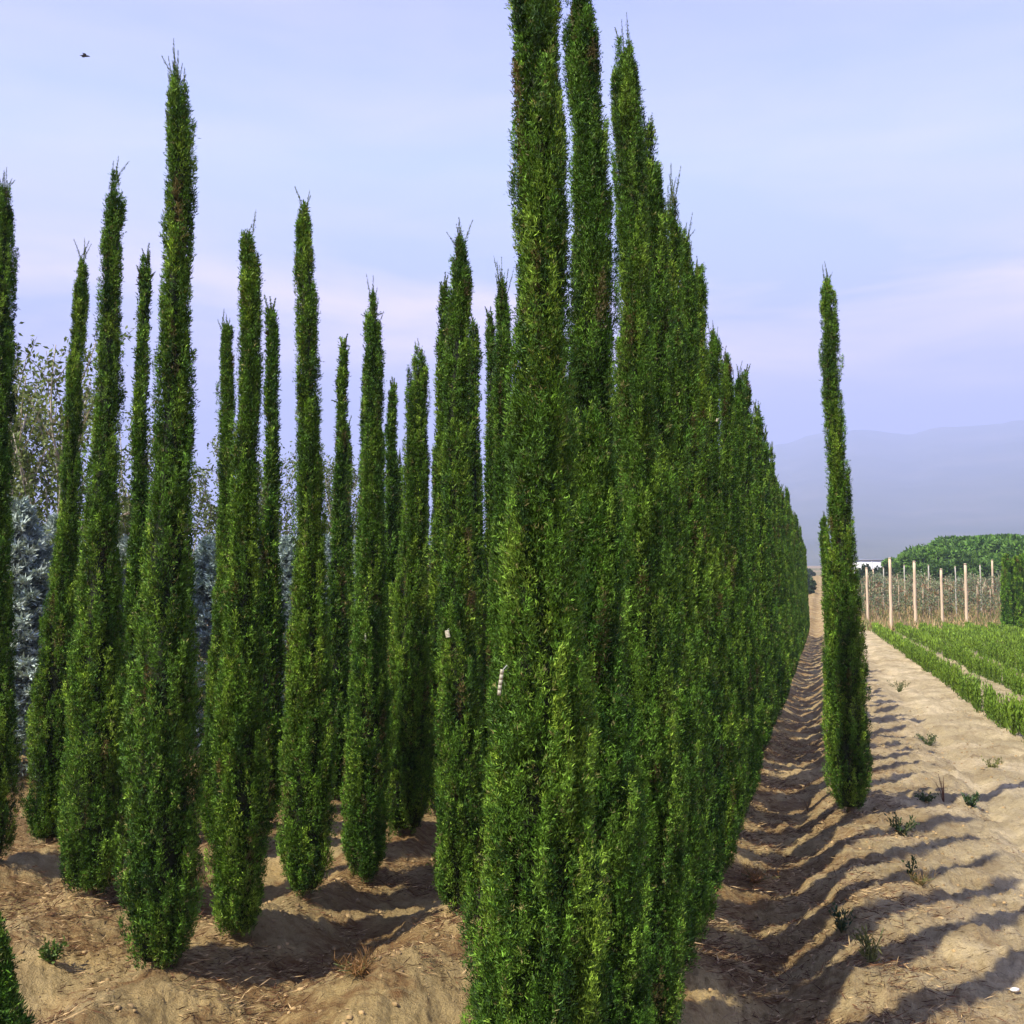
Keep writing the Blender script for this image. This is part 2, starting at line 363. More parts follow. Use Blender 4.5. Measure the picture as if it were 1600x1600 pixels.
# ------------------------------------------------------------------ cypresses
PT = np.array([0, .02, .05, .10, .18, .28, .35, .43, .5, .6, .7, .8, .87, .93, .97, 1.0])
PR = np.array([.56, .84, .96, 1.0, 1, .94, .83, .71, .60, .50, .45, .42, .40, .37, .32, .13])*.96
def cypress_crown(H, R, dx, dy, seed, n_spray, per, bl, bw, gain=(1, 1, 1), tip=1.0, brown=0.012, upper=1.0, fork=0):
    rs = np.random.RandomState(seed)
    a0 = rs.uniform(0, 6.28, 6); wob = rs.uniform(-1, 1, 8)
    pr = PR * (1 + (upper - 1) * np.clip((PT - .3) / .3, 0, 1))
    def axis(z):
        t = z / H
        return np.stack([dx * t ** 1.2 + (0.013 * np.sin(z * 2.1 + a0[0]) + .006 * np.sin(z * 6.1 + a0[4])) * t, dy * t ** 1.2 + 0.010 * np.sin(z * 1.7 + a0[1])], -1)
    def r_at(z, phi):
        t = np.clip(z / H, 0, 1); r = np.maximum(np.interp(t, PT, pr) * R - 0.020, 0.008)
        lump = 1 + 0.07 * np.sin(2 * phi + a0[2] + z * 1.3) + 0.06 * np.sin(3 * phi + a0[3] - z * 2.2) + 0.22 * vnoise(phi * 1.4 + seed, z * 3.6, seed) + 0.16 * vnoise(z * 2.8 + 9, phi * 0.6, seed + 3)
        return r * lump
    g = Geo()
    # inner mass of old foliage, coloured near black to paint shade between sprays
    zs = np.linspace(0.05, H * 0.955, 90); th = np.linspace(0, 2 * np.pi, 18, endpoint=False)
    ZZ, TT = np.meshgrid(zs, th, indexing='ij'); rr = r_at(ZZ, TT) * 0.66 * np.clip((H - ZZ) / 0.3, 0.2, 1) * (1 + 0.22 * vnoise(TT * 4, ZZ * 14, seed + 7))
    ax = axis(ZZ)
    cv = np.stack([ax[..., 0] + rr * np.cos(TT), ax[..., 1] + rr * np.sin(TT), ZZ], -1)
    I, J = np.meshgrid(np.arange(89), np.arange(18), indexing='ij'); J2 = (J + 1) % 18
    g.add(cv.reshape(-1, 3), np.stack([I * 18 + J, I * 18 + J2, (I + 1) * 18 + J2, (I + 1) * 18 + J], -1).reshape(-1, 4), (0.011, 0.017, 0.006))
    # upright sprays of scale foliage
    zc = np.linspace(0, H, 400); w = np.interp(zc / H, PT, pr) + 0.12; cdf = np.cumsum(w); cdf /= cdf[-1]
    z0 = np.interp(rs.rand(n_spray), cdf, zc) - 0.10
    z0 = np.clip(z0, 0.0, H - 0.05)
    phi = rs.uniform(0, 2 * np.pi, n_spray)
    Ls = rs.uniform(0.13, 0.36, n_spray) * np.clip((H - z0) / 0.6, 0.40, 1)
    Ls = np.minimum(Ls, np.maximum(H - z0, 0.06) + 0.02)
    k0 = rs.uniform(0.45, 0.86, n_spray); k1 = rs.uniform(0.72, 1.20, n_spray) + (rs.rand(n_spray) < 0.06) * rs.uniform(0.05, 0.2, n_spray)
    dr0 = rs.normal(0, 0.010, n_spray) * np.clip(R / .15, .5, 1); R0 = np.maximum(r_at(z0, phi) * k0 + dr0, .004); R1 = np.minimum(r_at(z0 + Ls * 0.9, phi) * k1 + dr0, r_at(z0, phi) * k0 + Ls * 0.5)
    dphi = rs.normal(0, 0.10, n_spray)
    # colour of each spray, tone range widened to paint in deep shade and highlights
    tone = np.clip(rs.beta(2.0, 2.0, n_spray) + .5 * vnoise(phi * 1.6, z0 * 4, seed + 21), 0, 1)
    cA = np.array([0.015, 0.046, 0.009]); cB = np.array([0.074, 0.166, 0.018]); cC = np.array([0.19, 0.305, 0.036])
    col = np.where(tone[:, None] < 0.5, cA + (cB - cA) * (tone[:, None] * 2), cB + (cC - cB) * ((tone[:, None] - .5) * 2) ** 1.3)
    bmask = rs.rand(n_spray) < brown
    patch = vnoise(phi * 1.0 + 3, z0 * 1.6, seed + 11) > 0.30
    bmask |= patch & (rs.rand(n_spray) < 0.05)
    col[bmask] = np.array([0.13, 0.105, 0.040]) * rs.uniform(0.5, 1.0, (bmask.sum(), 1))
    i = np.repeat(np.arange(n_spray), per)
    NT = len(i)
    u = rs.beta(1.5, 1.0, len(i))
    ww = np.sin(np.pi * np.clip(u * 0.86 + 0.14, 0, 1)) ** 0.7         # spray is widest mid-way, pointed at its tip
    zz = z0[i] + Ls[i] * u
    rr = R0[i] + (R1 - R0)[i] * (1 - (1 - u) ** 1.8)
    ph = phi[i] + dphi[i] * u
    sig = 0.007 + 0.007 * np.clip(1.2 - zz / H, 0.2, 1)
    off = rs.normal(0, 1, (len(i), 2)) * (sig * ww)[:, None]
    ax = axis(zz)
    c, s_ = np.cos(ph), np.sin(ph)
    px_ = ax[:, 0] + (rr + off[:, 0] * 0.55) * c - off[:, 1] * s_
    py_ = ax[:, 1] + (rr + off[:, 0] * 0.55) * s_ + off[:, 1] * c
    p = np.stack([px_, py_, np.maximum(zz + rs.normal(0, 0.012, len(i)), 0.015)], -1)
    outw = np.stack([c, s_, np.zeros_like(c)], -1)
    tang = np.stack([-s_, c, np.zeros_like(c)], -1)
    d = unit(np.array([0, 0, 1.0]) * rs.uniform(0.5, 1.2, (len(i), 1)) + outw * rs.uniform(-0.1, 0.95, (len(i), 1)) + tang * rs.normal(0, 0.48, (len(i), 1)))
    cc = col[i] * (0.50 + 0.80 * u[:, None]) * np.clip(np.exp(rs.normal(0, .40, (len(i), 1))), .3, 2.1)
    q = rs.rand(len(i)) < 0.03; cc[q] = np.array([0.20, 0.20, 0.075]) * rs.uniform(0.6, 1.3, (q.sum(), 1))
    # ragged skirt: the lowest sprays end at uneven heights above the soil
    keep = zz > 0.008 + 0.055 * (vnoise(ph * 2.2, ph * 0 + seed, seed + 31) + .5)
    p, d, cc = p[keep], d[keep], cc[keep]; k5 = np.repeat(np.arange(len(p)), TUFT)
    p = p[k5] + rs.normal(0, bl * .30, (len(k5), 3)); d = unit(d[k5] + rs.normal(0, .42, (len(k5), 3))); cc = cc[k5] * rs.uniform(.75, 1.25, (len(k5), 1))
    cc = cc * np.array(gain)
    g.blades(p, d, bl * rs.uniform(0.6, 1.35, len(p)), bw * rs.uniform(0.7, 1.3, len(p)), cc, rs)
    # wispy leaders at the tip and a few stray twigs on the flanks
    nt_ = int(6 * tip) + 2
    for k in range(nt_ + 26):
        if k < nt_:
            zb = H - rs.uniform(0.01, 0.10) - .12 * (k > 3) * rs.rand(); base = np.array([*axis(np.array([zb]))[0], zb]) + np.append(rs.normal(0, 0.012, 2), 0)
            dr = unit(np.array([rs.normal(0, .13), rs.normal(0, .13), 1])); Lk = rs.uniform(0.04, 0.14) * tip
        else:
            zb = rs.uniform(0.15, 0.99) * H; pk = rs.uniform(0, 6.28); r_ = float(r_at(np.array([zb]), np.array([pk]))[0])
            axk = axis(np.array([zb]))[0]; base = np.array([axk[0] + r_ * .95 * math.cos(pk), axk[1] + r_ * .95 * math.sin(pk), zb])
            dr = unit(np.array([math.cos(pk) * rs.uniform(.3, .9), math.sin(pk) * rs.uniform(.3, .9), 1])); Lk = rs.uniform(0.015, 0.05)
        bend = np.array([rs.normal(0, .02), rs.normal(0, .02), 0])
        pts = np.array([base, base + dr * Lk * .5 + bend * .3, base + dr * Lk + bend])
        g.tube(pts, [0.0013, 0.0009, 0.0004], (0.085, 0.09, 0.03), 4)
        m = int(16 + 110 * Lk / .2); uu = rs.rand(m)
        pp = pts[0] + (pts[2] - pts[0]) * uu[:, None]
        dd = unit(dr + rs.normal(0, .45, (m, 3))); pp = pp + rs.normal(0, .003, pp.shape) * (1.2 - uu[:, None]); g.blades(pp, dd, bl * .8 * (1.1 - uu * .7), bw * .8, np.array([0.07, 0.11, 0.02]) * rs.uniform(.6, 1.5, (m, 1)), rs)
    if fork:
        # a second leader standing beside the main one
        zb = H * (1 - 0.10); fx = fork
        zq = rs.uniform(H * .80, zb, 1500); pq = rs.uniform(0, 6.28, 1500); rq = 0.022 * np.sqrt(rs.rand(1500)) * np.clip((zb + .02 - zq) / .15, .1, 1)
        axq = axis(zq); p = np.stack([axq[:, 0] + fx + rq * np.cos(pq), axq[:, 1] + rq * np.sin(pq), zq], -1)
        g.blades(p, unit(np.array([0, 0, 1.]) + rs.normal(0, .35, (1500, 3))), bl, bw, np.array([0.055, 0.11, 0.015]) * rs.uniform(.6, 1.5, (1500, 1)), rs)
    return g
def trunk_mesh(H, R, dx, dy, seed):
    rs = np.random.RandomState(seed); g = Geo(); n = 14
    t = np.linspace(0, 1, n); zz = -0.12 + t * (H * 0.93 + 0.12)
    pts = np.stack([dx * np.clip(zz / H, 0, 1) ** 1.2 + 0.010 * np.sin(zz * 2.1), dy * np.clip(zz / H, 0, 1) ** 1.2, zz], -1)
    g.tube(pts, 0.024 * (1 - t * .88) * (R / .16) + 0.006 * np.exp(-t * 25), (0.16, 0.115, 0.075), 8)
    # a few short bare stubs at the collar
    for k in range(5):
        a = rs.uniform(0, 6.28); b = np.array([0, 0, 0.04 + .03 * k])
        g.tube([b, b + np.array([math.cos(a) * .05, math.sin(a) * .05, .05]), b + np.array([math.cos(a) * .08, math.sin(a) * .08, .13])], [.006, .005, .003], (0.15, 0.11, 0.075), 5)
    return g.mesh('trunk', M_BARK, True)
def build_cypress(x, y, H, R, dx, dy, seed, q, label, group, **kw):
    t = thing('cypress_tree', (x, y, tz(x, y) - 0.01), label, 'cypress tree', group)
    n_spray, per, bl, bw = q
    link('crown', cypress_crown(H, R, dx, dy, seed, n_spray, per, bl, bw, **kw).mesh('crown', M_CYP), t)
    link('trunk', trunk_mesh(H, R, dx, dy, seed), t)
    return t
Q_HI = (1300, 84, 0.0115, 0.0025)
Q_MID = (820, 44, 0.0165, 0.0039)
Q_LO = (520, 20, 0.028, 0.0074)
TUFT = 5
G_ROW = 'cypresses of the long dense row'
G_LEFT = 'slender cypresses in the open rows at the left'
def by_px(L, Y, tx, ty, R, seed, q, label, group, **kw):
    """a tree of row L at distance Y whose tip was measured at (tx, ty)"""
    x = row_x(L, Y); top = at_depth(tx, ty, Y)
    z0 = tz(x, Y)
    return build_cypress(x, Y, top[2] - z0 - .025, R, top[0] - x, kw.pop('dy', 0.0), seed, q, label, group, **kw)

# the long dense row, nearest trees one by one
row_a = [
    (2.53, 838, -190, .158, 'nearest cypress of the dense row, its tip cut off by the top edge'),
    (3.10, 914, -70, .150, 'second cypress of the dense row, narrow tip leaving the picture beside the nearest'),
    (3.84, 985, 42, .158, 'third cypress of the dense row, first one showing its whole pointed tip'),
    (4.38, 1016, 182, .150, 'fourth cypress of the dense row, forming the shoulder right of the tall pointed one'),
    (4.92, 1045, 296, .146, 'fifth cypress of the dense row with bare wispy leader twigs'),
    (5.48, 1069, 358, .150, 'sixth cypress of the dense row with a thin tip behind the wispy one'),
    (6.08, 1090, 402, .155, 'seventh cypress of the dense row with a blunt top above a steep right edge'),
    (6.70, 1110, 512, .150, 'eighth cypress of the dense row, a low step down from the blunt top'),
    (7.34, 1131, 545, .150, 'ninth cypress of the dense row with a rounded green top'),
    (7.98, 1138, 590, .150, 'tenth cypress of the dense row, half hidden behind the rounded top'),
    (8.60, 1152, 583, .150, 'eleventh cypress of the dense row with a dark twiggy leader')]
for i, (Y, tx, ty, R, lab) in enumerate(row_a):
    by_px(-0.63, Y, tx, ty, R, 100 + i, Q_HI if i < 3 else Q_MID, lab, G_ROW, tip=1.5 if i in (4, 10) else 1.0, upper=.97 if i < 3 else .90)

left = [  # L, Y, tip px, R, label, extras
    (-2.67, 4.60, 284, 88, .163, 'tallest cypress of the left group with a shaggy tip, standing alone in front', dict(tip=1.5, upper=.98)),
    (-2.62, 5.13, 388, 352, .128, 'medium cypress with a blunt top just right of the tallest left one', dict(upper=1.12)),
    (-2.60, 5.74, 481, 306, .135, 'straight tall cypress second right of the tallest left one, even width', dict(tip=1.1, upper=1.08)),
    (-2.53, 6.30, 588, 455, .138, 'cypress with a long thin tip over wide shoulders, left of centre', dict(tip=1.3, upper=1.0)),
    (-2.58, 7.05, 653, 538, .165, 'broad cone-topped cypress at centre left, widest of its neighbours', dict(upper=1.15)),
    (-1.72, 5.37, 715, 360, .130, 'cypress with a knobbly forked top standing nearest left of the dense row', dict(upper=1.15, fork=-.045, tip=1.1)),
    (-3.60, 5.62, 179, 264, .165, 'tall cypress curving to the right, just left of the tallest one', dict(upper=.96)),
    (-4.60, 6.26, 5, 278, .182, 'dark cypress cut by the left edge of the picture', dict(upper=1.0, tip=1.4)),
    (-4.66, 6.88, 132, 388, .140, 'leaning cypress with a hooked tip behind the curving tall one', dict(upper=.92, tip=1.2)),
    (-4.55, 7.50, 229, 398, .115, 'thin pale-tipped cypress seen between the curving and the tallest one', dict(upper=.95, tip=1.4)),
    (-3.60, 6.80, 359, 494, .112, 'small thin cypress half behind the blunt-topped one, on its left', dict(upper=.98)),
    (-3.60, 7.38, 424, 474, .112, 'small thin cypress half behind the blunt-topped one, on its right', dict(upper=.98, tip=1.2)),
    (-3.60, 8.40, 534, 528, .105, 'very thin cypress with a needle tip standing alone against the sky', dict(upper=.95, tip=1.4)),
    (-3.60, 8.92, 573, 545, .118, 'narrow cypress hidden behind the left flank of the long-tipped one', dict()),
    (-3.60, 9.45, 614, 595, .120, 'short thin cypress hidden behind the right flank of the long-tipped one', dict()),
    (-2.62, 7.72, 697, 438, .125, 'thin cypress tip rising against the left side of the fork-topped one', dict()),
    (-2.62, 8.42, 741, 498, .140, 'cypress behind the right side of the fork-topped one', dict()),
    (-2.62, 8.98, 767, 488, .120, 'narrow cypress in the gap left of the nearest dense-row tree', dict(tip=1.2)),
    (-1.72, 6.05, 786, 432, .130, 'cypress with straggly bare leaders almost touching the dense row', dict(tip=1.8))]
for i, (L, Y, tx, ty, R, lab, ex) in enumerate(left):
    by_px(L, Y, tx, ty, R, 300 + i, Q_MID if Y < 7.2 else Q_LO, lab, G_LEFT, **ex)

# the two cypresses right of the path
by_px(0.17, 7.78, 1293, 424, .166, 500, Q_MID, 'lone tall cypress standing right of the furrow path', None, upper=1.0)
by_px(0.17, 13.2, 1287, 806, .135, 501, Q_LO, 'short cypress hidden behind the lone tall one, only its left edge showing', None)
# young cypress cut by the lower left corner
xc = at_depth(-8, 1440, 3.7)
build_cypress(xc[0], 3.7, xc[2] - tz(xc[0], 3.7), .115, 0.0, 0, 520, (500, 16, .022, .0045), 'knee-high young cypress in the lower left corner', None, tip=.5)

# copies for the far trees of the rows
rp = random.Random(7)
protos = []
for k in range(7):
    o = build_cypress(0, 0, 3.3, .15, rp.uniform(-.04, .04), rp.uniform(-.04, .04), 700 + k, Q_LO, 'x', G_ROW, tip=.9 + .1 * (k % 4), upper=.95 + .05 * (k % 4))
    protos.append(o)
used = [False] * len(protos)
def place(k, x, y, H, label, group, wide=1.0):
    s = H / 3.3; sxy = rp.uniform(.95, 1.1) * wide; loc = (x, y, tz(x, y) - 0.01); rz = rp.uniform(0, 6.28)
    if not used[k]:
        o = protos[k]; used[k] = True; o.location = loc; o.rotation_euler = (0, 0, rz); o.scale = (sxy, sxy, s)
        o['label'] = label; o['group'] = group; return o
    return dup(protos[k], loc, rz, (sxy, sxy, s), label, group)
Y = 9.22; n = 0
while Y < 42:
    lab = ('mid-row cypress of the dense row on its falling right-hand outline' if Y < 16 else 'distant small cypress at the far end of the dense row')
    place(n % 7, row_x(-0.63 + rp.uniform(-.03, .03), Y), Y, 3.2 + rp.uniform(-.12, .28), lab, G_ROW, .9); n += 1
    Y += rp.uniform(.56, .66)
for L, Y0, Y1, lab in ((-1.72, 6.75, 15, 'cypress of the open row next to the dense row, mostly hidden by it'), (-2.62, 9.6, 15, 'cypress deep in the second open row left of the dense row'),
                  (-3.60, 10.0, 17, 'cypress deep in the third open row left of the dense row'), (-4.55, 10.9, 18, 'cypress deep in the fourth open row left of the dense row')):
    Y = Y0
    while Y < Y1:
        place(n % 7, row_x(L + rp.uniform(-.04, .04), Y), Y, 3.1 + rp.uniform(-.1, .3), lab, G_LEFT, .85); n += 1
        Y += rp.uniform(.6, .7)
# block of cypresses at the right edge, far away
hb = None
for k in range(14):
    px = 1572 + k * 8.5; Yk = 43.0 + (k % 2) * .45; xk = at_depth(px, 900, Yk)[0]
    lab = 'distant cypress in the dense bright block cut by the right edge'; sz = .93 + .025 * min(k, 4) + rp.uniform(-.02, .02)
    if hb is None: hb = build_cypress(xk, Yk, 3.1, .20, 0, 0, 777, (700, 16, .055, .018), lab, 'cypresses of the block at the right edge', upper=1.7, tip=.5, gain=(1.25, 1.3, 1.1))
    else: dup(hb, (xk, Yk, tz(xk, Yk) - .01), k * 1.3, (1, 1, sz), lab)

# ------------------------------------------------------------------ blue spruces and loose young trees at the left
def spruce(seed, H=2.2, R=.75):
    rs = np.random.RandomState(seed); g = Geo()
    wood = Geo(); wood.tube([(0, 0, -.1), (0, 0, H * .5), (0, 0, H * .97)], [.045, .03, .006], (.14, .10, .075), 8)
    nb = 230
    for k in range(nb):
        t = (k / nb) ** .85; zb = .12 + t * (H - .22); a = k * 2.4 + rs.uniform(-.3, .3); Lb = R * (1 - t) ** .8 * rs.uniform(.75, 1.1) + .07
        el = .10 + .5 * t; d = np.array([math.cos(a), math.sin(a), el]); d /= np.linalg.norm(d)
        base = np.array([0, 0, zb]); m = int(60 + 260 * Lb)
        u = rs.uniform(.12, 1, m) ** .7; side = np.cross(d, [0, 0, 1.]); side /= np.linalg.norm(side)
        w = (rs.rand(m) - .5) * Lb * .55 * (1.15 - u)
        droop = -.12 * u ** 2 * Lb
        p = base + d * (u * Lb)[:, None] + side * w[:, None]; p[:, 2] += droop + rs.normal(0, .015, m)
        dd = unit(d * .8 + side * (np.sign(w) * .6)[:, None] + rs.normal(0, .55, (m, 3)) + [0, 0, .25])
        c = np.array([.36, .47, .50]) * rs.uniform(.5, 1.35, (m, 1)) * (.45 + .65 * u[:, None])
        g.blades(p, dd, .055 * rs.uniform(.7, 1.3, m), .016, c, rs)
        if k % 3 == 0: wood.tube([base, base + d * Lb * .5, base + d * Lb * .85 + np.array([0, 0, -.1 * Lb])], [.010, .006, .003], (.16, .12, .09), 4)
    return g, wood
def young_tree(seed, H=3.8, leafcol=(.11, .15, .045), dens=1.0):
    rs = np.random.RandomState(seed); g = Geo(); wood = Geo()
    def limb(b, d, Lb, r, lvl):
        pts = [b]; dd = d.copy()
        for _ in range(6):
            dd = unit(dd + rs.normal(0, .10, 3) + np.array([0, 0, .05])); pts.append(pts[-1] + dd * Lb / 6)
        pts = np.array(pts); wood.tube(pts, np.linspace(r, r * .35, 7), (.38, .34, .28) if lvl < 2 else (.20, .16, .10), 6 if lvl < 2 else 4)
        if lvl >= 1:
            m = int(50 * Lb / .8 * dens); u = rs.rand(m) * 5.99; i0 = u.astype(int); f = (u - i0)[:, None]
            p = pts[i0] * (1 - f) + pts[i0 + 1] * f + rs.normal(0, .05, (m, 3))
            g.blades(p, unit(rs.normal(0, 1, (m, 3)) + [0, 0, -.3]), rs.uniform(.05, .085, m), .030, np.array(leafcol) * rs.uniform(.5, 1.6, (m, 1)), rs, .15)
        if lvl < 2:
            for _ in range(9 if lvl == 0 else 5):
                q = rs.randint(2, 6); a = rs.uniform(0, 6.28); sp_ = .55 if lvl == 0 else .8
                limb(pts[q], unit(dd + np.array([math.cos(a) * sp_, math.sin(a) * sp_, .1])), Lb * rs.uniform(.30, .5), r * .45, lvl + 1)
    for k in range(3):
        a = k * 2.1 + rs.uniform(-.4, .4)
        limb(np.array([0, 0, -.08 if k == 0 else .25]), unit(np.array([math.cos(a) * .12, math.sin(a) * .12, 1])), H * (1 if k == 0 else .85), .028, 0)
    return g, wood
sprot = []
for k in range(3):
    g, wd = spruce(40 + k); t = thing('blue_spruce', (0, 0, 0), 'x', 'spruce tree', 'blue spruces behind the cypresses')
    link('crown', g.mesh('crown', M_SPR), t); link('trunk', wd.mesh('trunk', M_BARK, True), t); sprot.append(t)
slab = ['pale blue spruce at the left edge behind the dark cypress', 'blue spruce seen left of the leaning cypress', 'blue spruce glimpsed between the curving and the thin pale-tipped cypress',
        'blue spruce glimpsed just right of the tallest left cypress', 'blue spruce glimpsed left of the straight tall cypress', 'blue spruce glimpsed between the straight tall and the needle-tipped cypress',
        'blue spruce glimpsed right of the needle-tipped cypress']
for i, (L, px) in enumerate([(-6.9, 20), (-7.3, 92), (-7.0, 205), (-7.0, 330), (-7.0, 450), (-7.0, 512), (-7.0, 556)]):
    Y = -L * F / (1281 - px); x = row_x(L, Y); s = [1.12, 1.05, 1, 1.05, 1.1, 1.1, 1.1][i] * 1.02
    if i < 3:
        o = sprot[i]; o.location = (x, Y, tz(x, Y) - .02); o.scale = (s, s, s); o['label'] = slab[i]
    else: dup(sprot[i % 3], (x, Y, tz(x, Y) - .02), i * 1.3, (s, s, s), slab[i])
yprot = []
for k in range(3):
    g, wd = young_tree(60 + k); t = thing('young_tree', (0, 0, 0), 'x', 'young tree', 'loose leafy young trees behind the spruces')
    link('crown', g.mesh('crown', M_LEAF), t); link('trunk', wd.mesh('trunk', M_BARK, True), t); yprot.append(t)
ylab = ['sparse young tree with pale stems above the spruce at the left edge', 'sparse leafy young tree seen left of the leaning cypress', 'young tree glimpsed left of the tallest left cypress',
        'young tree with thin leaves glimpsed just right of the tallest left cypress', 'young tree glimpsed left of the straight tall cypress', 'young tree glimpsed right of the straight tall cypress', 'young tree glimpsed right of the needle-tipped cypress']
for i, (px, L, s) in enumerate([(48, -8.2, 1.0), (88, -8.8, .93), (205, -8.4, .85), (326, -8.4, .92), (448, -8.4, .88), (514, -8.4, .9), (552, -8.4, .9)]):
    Y = -L * F / (1281 - px); x = row_x(L, Y)
    if i < 3:
        o = yprot[i]; o.location = (x, Y, tz(x, Y)); o.scale = (s, s, s); o['label'] = ylab[i]
    else: dup(yprot[i % 3], (x, Y, tz(x, Y)), i * 1.1, (s, s, s), ylab[i])

# ------------------------------------------------------------------ beds of tiny cypress seedlings at the right
def seedling(seed, H=.40, n=260):
    rs = np.random.RandomState(seed); g = Geo(); ns = 9
    for k in range(ns):
        a = rs.uniform(0, 6.28); r_ = rs.uniform(0, .035); b = np.array([math.cos(a) * r_, math.sin(a) * r_, 0.0]); h = H * (rs.uniform(.6, 1.0) if k else 1.0)
        tipp = b * 1.7 + np.array([rs.normal(0, .015), rs.normal(0, .015), h])
        m = n // ns; u = rs.rand(m) ** .8; p = b + (tipp - b) * u[:, None] + rs.normal(0, .012, (m, 3)) * (1.1 - u[:, None]); p[:, 2] = np.maximum(p[:, 2], 0)
        g.blades(p, unit(np.array([0, 0, 1.]) + rs.normal(0, .33, (m, 3))), .055, .012, np.array([.125, .215, .024]) * rs.uniform(.55, 1.6, (m, 1)) * (.7 + .5 * u[:, None]), rs)
    return g
seeds = [link('cypress_seedling', seedling(80 + k).mesh('cypress_seedling', M_CYP)) for k in range(6)]
bedL = [2.12 + .93 * k for k in range(9)]
spots = []; rest = []
rr_ = random.Random(5)
for bi, L in enumerate(bedL):
    Y = 10.4
    while Y < 46:
        x = row_x(L + rr_.uniform(-.05, .05), Y); px = CX + F * x / Y
        if px < 1640: spots.append((bi, x, Y, px))
        Y += .155 + rr_.uniform(-.03, .03)
spots.sort(key=lambda s: s[2])
bl_names = ['first bed, beside the bare strip', 'second bed', 'third bed', 'fourth bed', 'fifth bed', 'sixth bed', 'seventh bed', 'eighth bed', 'ninth bed']
for i, (bi, x, Y, px) in enumerate(spots):
    s = rr_.uniform(.75, 1.2)
    if i < 298:
        o = seeds[i] if i < 6 else seeds[i % 6].copy()
        if i >= 6: COL.objects.link(o)
        o.location = (x, Y, tz(x, Y) - .005); o.rotation_euler = (0, 0, rr_.uniform(0, 6.28)); o.scale = (s, s, s)
        tag(o, 'tiny upright cypress seedling in the %s of the nursery field' % bl_names[bi], 'seedling', 'cypress seedlings in the low beds')
    else: rest.append((x, Y, s))
g = Geo(); rs = np.random.RandomState(3)
ra = np.array(rest); m = 34; i = np.repeat(np.arange(len(ra)), m)
hh = rs.rand(len(i)) ** .8; p = np.stack([ra[i, 0] + rs.normal(0, .045, len(i)), ra[i, 1] + rs.normal(0, .045, len(i)), np.zeros(len(i))], -1)
p[:, 2] = terrain(p[:, 0], p[:, 1]) + hh * .33 * ra[i, 2]
g.blades(p, unit(np.array([0, 0, 1.]) + rs.normal(0, .3, (len(i), 3))), .11, .030, np.array([.125, .215, .024]) * rs.uniform(.55, 1.6, (len(i), 1)) * (.7 + .5 * hh[:, None]), rs)
tag(link('seedling_beds', g.mesh('seedling_beds', M_CYP)), 'far mass of low green cypress seedlings in beds', None, None, 'stuff')

# ------------------------------------------------------------------ orchard with posts
plabs = ['leftmost pale wooden post of the trellis, nearest the lone cypress', 'thin second pale post from the left in the trellis', 'tallest pale wooden post, third from the left, in front of the white greenhouse end',
         'fourth pale wooden post from the left in the trellis', 'thin grey fifth post from the left in the trellis', 'very thin grey stake between the tallest and the next pale post', 'very thin grey stake between the shorter and the seventh pale post', 'very thin grey stake left of the rightmost pale post', 'very thin grey stake just left of the tallest pale post', 'sixth pale wooden post from the left, slightly shorter', 'seventh pale wooden post from the left in the trellis', 'rightmost pale wooden post beside the far cypress block']
for k, (px, top, by, r) in enumerate([(1356, 888, 978, .070), (1366, 890, 968, .05), (1393, 873, 984, .078), (1431, 878, 980, .085), (1453, 884, 972, .045), (1415, 884, 974, .042), (1495, 886, 973, .042), (1534, 884, 972, .045), (1382, 888, 970, .042), (1473, 890, 980, .075), (1511, 882, 980, .082), (1553, 876, 970, .070)]):
    p = on_ground(px, by); tp = at_depth(px, top, p[1]); zb = tz(p[0], p[1]); H = tp[2] - zb
    t = thing('trellis_post', (p[0], p[1], zb), plabs[k], 'post', 'wooden posts of the orchard trellis')
    g = Geo(); rs = np.random.RandomState(k)
    zz = np.linspace(-.3, H, 8); g.tube(np.stack([rs.normal(0, .006, 8), rs.normal(0, .006, 8), zz], -1), np.linspace(r * .85, r * .7, 8), (.60, .47, .33) if r > .046 else (.42, .40, .34), 10)
    link('shaft', g.mesh('shaft', M_WOOD, True), t)
    g = Geo(); g.tube([(0, 0, H), (0, 0, H + .05)], [r * .9, r * .6], (.45, .36, .26), 10); link('cap', g.mesh('cap', M_WOOD, True), t)
def orchard_tree(seed):
    rs = np.random.RandomState(seed); wood = Geo(); g = Geo(); H = 2.05
    wood.tube([(0, 0, -.1), (.02, 0, H * .5), (0, .03, H)], [.030, .022, .008], (.46, .33, .22), 6)
    for k in range(16):
        zb = rs.uniform(.5, 1.9); a = rs.uniform(0, 6.28); Lb = rs.uniform(.3, .75); d = unit(np.array([math.cos(a), math.sin(a), .8]))
        b = np.array([0, 0, zb]); wood.tube([b, b + d * Lb], [.012, .004], (.26, .17, .12), 4)
        m = 16; p = b + d * (rs.rand(m) * Lb)[:, None] + rs.normal(0, .07, (m, 3)); cc = np.array([.20, .26, .17]) if rs.rand() < .8 else np.array([.34, .22, .13])
        g.blades(p, unit(rs.normal(0, 1, (m, 3))), .12, .055, cc * rs.uniform(.5, 1.5, (m, 1)), rs)
    return g, wood
oprot = []
for k in range(3):
    g, wd = orchard_tree(90 + k); t = thing('orchard_sapling', (0, 0, 0), 'x', 'sapling', 'bare-looking saplings of the orchard')
    link('crown', g.mesh('crown', M_LEAF), t); link('trunk', wd.mesh('trunk', M_BARK, True), t)
    st = Geo(); st.tube([(.12, .05, -.2), (.13, .05, 1.1), (.11, .06, 1.85)], [.020, .018, .015], (.42, .33, .23), 6); link('stake', st.mesh('stake', M_WOOD, True), t); oprot.append(t)
n = 0
